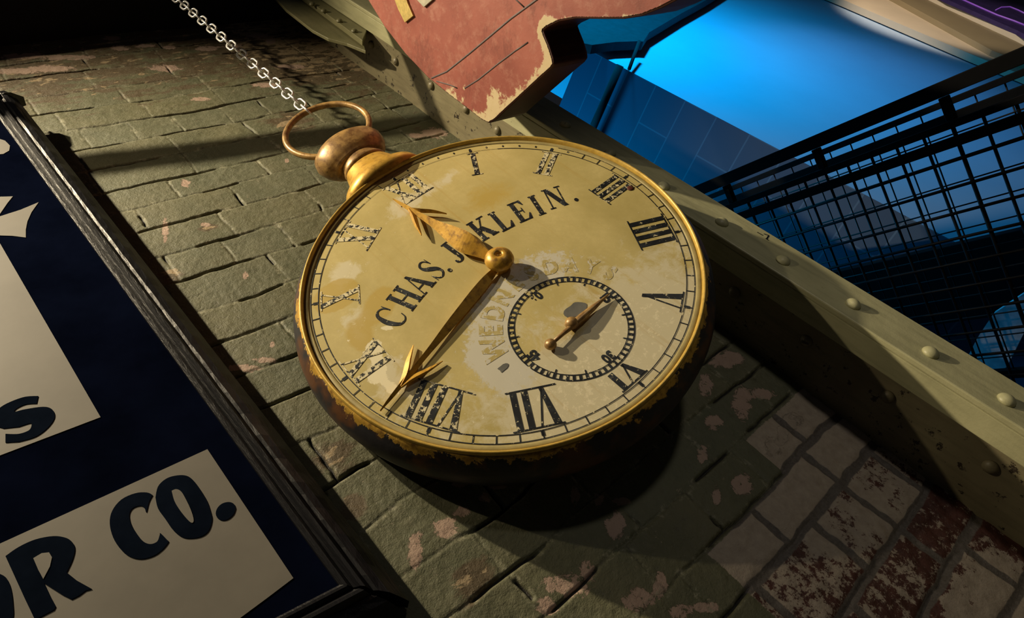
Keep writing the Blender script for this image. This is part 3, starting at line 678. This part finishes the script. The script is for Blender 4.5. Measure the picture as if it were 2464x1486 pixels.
    def letter(px, mat, nm):
        Q = [atX(x, y, c0-0.001) for x, y in px]; return MB().prism(Q, (-0.006, 0, 0)).build(nm, mat, bevel=0.001)
    parts.append(letter([(950,-10),(962,22),(978,54),(998,38),(985,8),(978,-14)], gm, 'gilt_letter'))
    parts.append(letter([(1002,-6),(1024,17),(1046,-2),(1040,-14),(1008,-14)], sm_, 'silvered_letter'))
    # iron hangers to the roof, out of view
    hb = MB(); hb.tube([P[0]+Vector((0.05,-0.1,-0.02)), P[0]+Vector((0.05,-0.1,1.25))], 0.008, 8); parts.append(hb.build('hanger', M_black))
    rebase(root, parts)
red_sign()

# ------------------------------------------------------------------ navy framed sign at the left
MS = rot(0.04, 0.03, 0.0)
sn = MS @ Vector((0, 1, 0)); sx_ = MS @ Vector((1, 0, 0)); sz_ = MS @ Vector((0, 0, 1))
S0 = atY(404, 847, 0.92)                            # a point of the board face, on its bead line
def sp(px, py, off=0.0): return on_plane(px, py, S0 + sn*off, sn)
def sl(px, py, off=0.0):
    q = sp(px, py, off) - S0; return q.dot(sx_), q.dot(sz_)
def sw(u, v, y): return S0 + sx_*u + sz_*v + sn*y
def navy_sign():
    root = thing('framed_company_sign', 'dark navy sign board with pale lettered panels and a moulded black frame, at the left', 'sign', S0); parts = []
    TR, BR, TL, BL = (-0.052, 1.07), (0.035, -0.565), (-1.3, 1.37), (-1.3, -0.40)
    fw = 0.070
    board = MB(); board.prism([sw(*p, 0) for p in (BL, BR, TR, TL)], sn*0.012); parts.append(board.build('board', M_navy))
    # moulded frame profile: (outwards, depth)
    prof = [(-0.004,0.0),(-0.004,-0.006),(0.000,-0.0095),(0.004,-0.0095),(0.008,-0.006),(0.010,-0.003),(0.013,-0.006),(0.017,-0.012),(0.022,-0.012),(0.026,-0.006),
            (0.030,0.0),(0.036,-0.002),(0.048,0.002),(0.058,0.012),(fw,0.025),(fw,0.050),(-0.004,0.050)]
    M_frame = NT('black_gloss_moulding'); nn = M_frame.noise(60, 5, 0.7, M_frame.co((1,1,0.15))); M_frame.bump(nn, 0.6, 0.004)
    M_frame = M_frame.out(M_frame.mix(nn, (0.006,0.006,0.008), (0.009,0.009,0.011)), 0.42, 0, 0.35)
    def rail(a, b_, outdir, ea, eb, nm):
        # a->b along the rail; ea, eb = direction that mitres the ends
        m = MB(); P = []; K = 60
        for k in range(K+1):
            for o_, d_ in prof:
                aa = a + ea*o_; bb = b_ + eb*o_; wob = 0.0012*math.sin(k*1.7+o_*90)*(1 if 0.03 <= o_ < 0.06 else 0)
                P.append(aa.lerp(bb, k/K) + outdir*o_ + sn*(d_+wob))
        n = len(prof); fs = [(k*n+i, k*n+(i+1) % n, (k+1)*n+(i+1) % n, (k+1)*n+i) for k in range(K) for i in range(n)] + [tuple(range(n)), tuple(range(K*n, K*n+n))]
        m.add(P, fs); return m.build(nm, M_frame)
    def fr(a, b_, side):
        A_, B_ = sw(*a, 0), sw(*b_, 0); t = (B_-A_).normalized(); o_ = t.cross(sn)*side; return A_, B_, o_, t
    A_, B_, o_, t = fr(BR, TR, 1); 
    if o_.dot(sx_) < 0: o_ = -o_
    parts.append(rail(A_, B_, o_, -t, t, 'frame_rail'))
    A_, B_, o_, t = fr(BL, BR, 1)
    if o_.dot(sz_) > 0: o_ = -o_
    parts.append(rail(A_, B_, o_, -t, t, 'frame_rail'))
    A_, B_, o_, t = fr(TL, TR, 1)
    if o_.dot(sz_) < 0: o_ = -o_
    parts.append(rail(A_, B_, o_, -t, t, 'frame_rail'))
    def flat(px, name, mat, off, ext=0.0008, curve=0):
        if curve: px = cr(px+[px[0]], curve)[:-1]
        Q = [sp(x, y, off) for x, y in px]; return MB().prism(Q, sn*ext).build(name, mat)
    def bez(px): return cr(px, 6)
    parts.append(flat([(-420,1240),(0,1095),(242,1003),(0,585),(-260,120),(-600,300)], 'letter_panel', M_cream, -0.001))
    parts.append(flat([(-500,1550),(0,1307),(499,1080),(706,1390),(640,1440),(575,1488),(300,1660),(-100,1800)], 'letter_panel', M_cream, -0.001))
    # ornaments at the top left
    parts.append(flat([(-40,328),(-10,331),(12,338),(24,350),(22,362),(8,370),(-15,372),(-60,360)], 'ornament', M_cream, -0.001))
    parts.append(flat([(-60,470),(0,473),(31,472),(18,488),(0,514),(-80,560)], 'ornament', M_cream, -0.001))
    parts.append(flat([(-60,540),(0,520),(50,504),(93,486),(76,510),(66,532),(62,552),(62,571),(30,567),(0,566),(-60,566)], 'ornament', M_cream, -0.001))
    # letters, laid out as strokes of changing width in picture units then put on the board
    def stroke(path, name='letter'):
        p = cr(path, 7); m = MB(); polys = swash([q[:2] for q in p], [q[2] for q in p])
        for pl in polys: m.prism([sp(x, y, -0.0022) for x, y in pl], sn*0.0006)
        return m
    def letter(ms):
        m = MB()
        for q in ms: m.add(q.v, q.f)
        parts.append(m.build('letter', M_ink))
    # C
    outer = [(405,1192),(403,1203),(388,1222),(386,1231),(352,1232)]
    Cpts = [(367,1190),(353,1184),(325,1186),(292,1201),(270,1228),(264,1258),(272,1292),(290,1320),(312,1338),(340,1344),(370,1336),(392,1320),(405,1303),(402,1298),(386,1282),(384,1287),(378,1302),(362,1308),(345,1302),(328,1282),(316,1262),(311,1244),(313,1230),(322,1220),(338,1216),(348,1222),(352,1231),(358,1208)]
    Opts = [(374,1196),(380,1170),(398,1152),(420,1144),(445,1143),(462,1152),(480,1175),(498,1205),(507,1232),(510,1250),(503,1274),(488,1288),(465,1294),(440,1292),(418,1276),(398,1248),(380,1222)]
    Oin = [(413,1180),(424,1176),(436,1182),(447,1200),(460,1228),(466,1250),(462,1257),(452,1250),(434,1228),(420,1205)]
    parts.append(flat(Cpts, 'letter', M_ink, -0.0020, curve=4))
    parts.append(flat(Opts, 'letter', M_ink, -0.0020, curve=4)); parts.append(flat(Oin, 'letter_counter', M_cream, -0.0028, curve=4))
    parts.append(flat([(567,1222),(562,1236),(549,1248),(535,1251),(524,1246),(519,1234),(524,1220),(536,1210),(552,1207),(563,1212)], 'full_stop', M_ink, -0.0020, curve=3))
    Rpts = bez([(13,1337),(45,1315),(85,1297),(128,1289),(158,1293),(174,1304),(180,1320),(174,1346),(160,1376)]) + [(185,1396),(221,1416),(206,1420),(190,1432),(172,1441),(150,1430),(106,1402),(120,1432),(134,1458),(130,1466),(84,1490),(60,1440)]
    Rin = [(80,1342),(100,1330),(118,1328),(125,1340),(120,1362),(104,1392),(92,1370)]
    parts.append(flat(Rpts, 'letter', M_ink, -0.0020)); parts.append(flat(Rin, 'letter_counter', M_cream, -0.0028))
    parts.append(flat([(-120,1400),(-60,1372),(0,1380),(22,1402),(31,1450),(28,1500),(-10,1580),(-100,1600)], 'letter', M_ink, -0.0020, curve=4))
    # S
    Spts = bez([(92,952),(60,954),(25,966),(0,980),(-20,1000),(-18,1020),(8,1030)]) + bez([(45,1026),(70,1018),(76,1020),(70,1034),(45,1043),(13,1043)]) + [(13,1064)] + bez([(45,1062),(85,1050),(115,1028),(131,1004),(126,985),(105,978),(60,984),(35,990),(40,982),(62,972),(88,970)])
    parts.append(flat(Spts, 'letter', M_ink, -0.0020))
    rebase(root, parts)
navy_sign()

# ------------------------------------------------------------------ blue-lit room beyond the column
M_bluewall = plain('pale_blue_room_paint', (0.42, 0.56, 0.75), 0.6, var=0.04, scale=2, bump=0.05)
def block_mat():
    m = NT('blue_lit_block'); sep = m.n('ShaderNodeSeparateXYZ'); m.L.new(m.co(), sep.inputs[0]); cb = m.n('ShaderNodeCombineXYZ')
    m.L.new(sep.outputs['X'], cb.inputs['X']); m.L.new(sep.outputs['Z'], cb.inputs['Y'])
    br = m.n('ShaderNodeTexBrick'); m.L.new(cb.outputs[0], br.inputs[0]); br.inputs['Scale'].default_value = 1.0
    br.inputs['Brick Width'].default_value = 0.42; br.inputs['Row Height'].default_value = 0.20
    br.inputs['Color1'].default_value = (0.035,0.07,0.13,1); br.inputs['Color2'].default_value = (0.03,0.06,0.115,1); br.inputs['Mortar'].default_value = (0.07,0.12,0.19,1); br.inputs['Mortar Size'].default_value = 0.004  # blue room light put into the block colours
    return m.out(br.outputs['Color'], 0.6, 0, 0.4)
M_block = block_mat()
E = Vector((2.904, 1.2, 0)); dirv = Vector((-0.27, 0.963, 0))
b = MB(); b.prism([Vector((2.904,1.2,-1.6)), Vector((9.0,1.2,-1.6)), Vector((9.0,1.5,-1.6)), Vector((2.82,1.5,-1.6))], (0,0,4.9))
struct(b.build('wall_blue', M_bluewall))
b = MB(); b.box((0.0, -0.012, -1.6), (0.9, 0.0, 2.352)); o = b.build('wall_block_pier', M_block); o.location = (2.900, 1.1985, 0); o.rotation_euler = (0, 0, math.atan2(0.963, -0.27)); struct(o)
b = MB(); b.box((0.9, 3.2, -1.6), (7.5, 3.3, 4.5)); struct(b.build('wall_far', M_bluewall))
# dark plate in front of the blue wall, a cable and a shadow band
b = MB(); b.prism([atY(x, y, 1.12) for x, y in ((1330,90),(1425,108),(1480,101),(1535,99),(1548,100),(1562,78),(1640,32),(1700,0),(1800,-60),(1500,-200),(1250,-60))], (0,0.05,0))
struct(b.build('trim_dark_plate', plain('dark_plate_paint', (0.02,0.022,0.03), 0.8, bump=0)))
t_ = MB(); t_.tube([atY(1538,100,1.10), atY(1514,166,1.165)], 0.010, 10)
t_.tube([Vector((2.84,1.17,2.02)), Vector((2.84,1.17,2.02))+dirv*0.5], 0.022, 10)  # shadow band along the pier, built as a dark tube
tag(t_.build('cable_and_shadow_band', M_black), 'thin dark cable at the blue wall edge, and a shadow band modelled as a tube', 'pipe')
def strip(pts, y, nm, col, dep):
    o = MB().prism([atY(x, y_, y) for x, y_ in pts], (0, dep, 0)).build(nm, plain(nm+'_paint', col, 0.6, var=0.06, scale=3, bump=0)); return struct(o)
strip([(1930,-40),(2030,0),(2343,133),(2440,172),(2475,186),(2475,156),(2387,121),(2165,0),(2090,-40)], 1.14, 'trim_1', (0.60,0.50,0.36), 0.05)
strip([(2090,-40),(2165,0),(2387,121),(2475,156),(2475,98),(2448,85),(2262,0),(2180,-40)], 1.10, 'trim_2', (0.26,0.21,0.12), 0.05)
strip([(2180,-40),(2262,0),(2448,85),(2475,98),(2475,90),(2450,78),(2280,0),(2200,-40)], 1.06, 'trim_3', (0.62,0.56,0.44), 0.05)
pn = thing('neon_panel', 'dark purple panel with a thin pink line, top right corner above the cream trim', 'panel', Vector((6.9, 1.03, 1.9)))
pp = [MB().prism([atY(x, y_, 1.03) for x, y_ in ((2200,-40),(2282,0),(2450,74),(2475,88),(2480,-40))], (0,0.03,0)).build('backing', plain('purple_panel', (0.03,0.018,0.10), 0.5, bump=0))]
em = NT('pink_neon'); em.b.inputs['Emission Color'].default_value = (0.30,0.10,0.62,1); em.b.inputs['Emission Strength'].default_value = 0.30; em.out((0.2,0.08,0.4), 0.4)
nl = MB(); nl.tube([atY(x, y_, 1.025) for x, y_ in ((2310,-4),(2350,14),(2400,36),(2440,50),(2480,66))], 0.006, 8); nl.tube([atY(x, y_, 1.025) for x, y_ in ((2396,24),(2410,17),(2430,16),(2450,24),(2470,34))], 0.005, 8)
pp.append(nl.build('neon_line', em.m)); rebase(pn, pp)

# ------------------------------------------------------------------ stair railing with wire mesh
M_rail = plain('black_steel', (0.0025, 0.0025, 0.003), 0.7, bump=0.05, spec=0.08)
M_wire = plain('dark_wire', (0.008, 0.008, 0.009), 0.5, metal=0.0, bump=0, spec=0.2)
UD = Vector((0, 0.755, 0.655)); VD = Vector((0, 0.655, -0.755))
def railing(x, label, A, u0, u1, vmax, pitch, wr, posts, top=True, wm=None):
    root = thing('mesh_railing', label, 'railing', A); parts = []
    P = lambda u, v, dx=0: A + UD*u + VD*v + Vector((dx, 0, 0))
    def beam(ua, ub, va, vb, d0, d1, nm):
        m = MB(); m.obox(P(ua, va, d0), UD*(ub-ua), VD*(vb-va), Vector((d1-d0, 0, 0))); parts.append(m.build(nm, M_rail, bevel=0.002))
    if top:
        beam(u0, u1, 0.0, 0.040, -0.03, 0.03, 'handrail')
    beam(u0, u1, 0.108, 0.128, -0.012, 0.012, 'frame_bar'); beam(u0, u1, 0.150, 0.178, -0.012, 0.012, 'frame_bar')
    beam(u0, u1, vmax, vmax+0.03, -0.012, 0.012, 'frame_bar')
    for up_ in posts: beam(up_, up_+0.022, 0.041, 0.107, -0.012, 0.012, 'post')
    k = 0; u = u0
    wires = MB()
    while u < u1: wires.tube([P(u, 0.109, 0.004), P(u, vmax+0.01, 0.004)], wr, 6); u += pitch
    v = 0.17+pitch*0.6
    while v < vmax: wires.tube([P(u0, v, -0.003), P(u1, v, -0.003)], wr, 6); v += pitch
    o = wires.build('wire_mesh', wm or M_wire); parts.append(o); rebase(root, parts)
railing(2.0, 'black steel railing with square wire mesh rising away beside the column', Vector((2.0, 1.067, 0.92)), -1.35, 0.22, 0.95, 0.071, 0.0044, [-0.98-0.3, -0.80, -0.44, -0.10, 0.05])
railing(2.45, 'second wire mesh railing behind the nearer black railing', Vector((2.28, 1.06, 1.02))+VD*0.030, -1.5, 0.15, 1.0, 0.074, 0.0024, [], top=False)
o = MB().prism([atX(x, y, 2.5) for x, y in ((2325,865),(2352,812),(2390,755),(2464,706),(2520,690),(2520,740),(2464,800),(2430,868),(2400,915),(2350,900))], (0.03, 0, 0)).build('pale_screen', plain('pale_panel', (0.5, 0.56, 0.66), 0.6, bump=0))
tag(o, 'pale angular panel glimpsed low through the wire mesh', 'screen')
# dark stair structure behind the mesh
st_ = MB(); A2 = Vector((2.62, 1.02, 0.93))
st_.obox(A2 + UD*-1.5 + VD*0.62, UD*1.65, VD*0.30, Vector((0.05,0,0)))
tag(st_.build('stair_stringer', M_rail, bevel=0.003), 'dark slanting stair stringer behind the wire mesh', 'stairs')
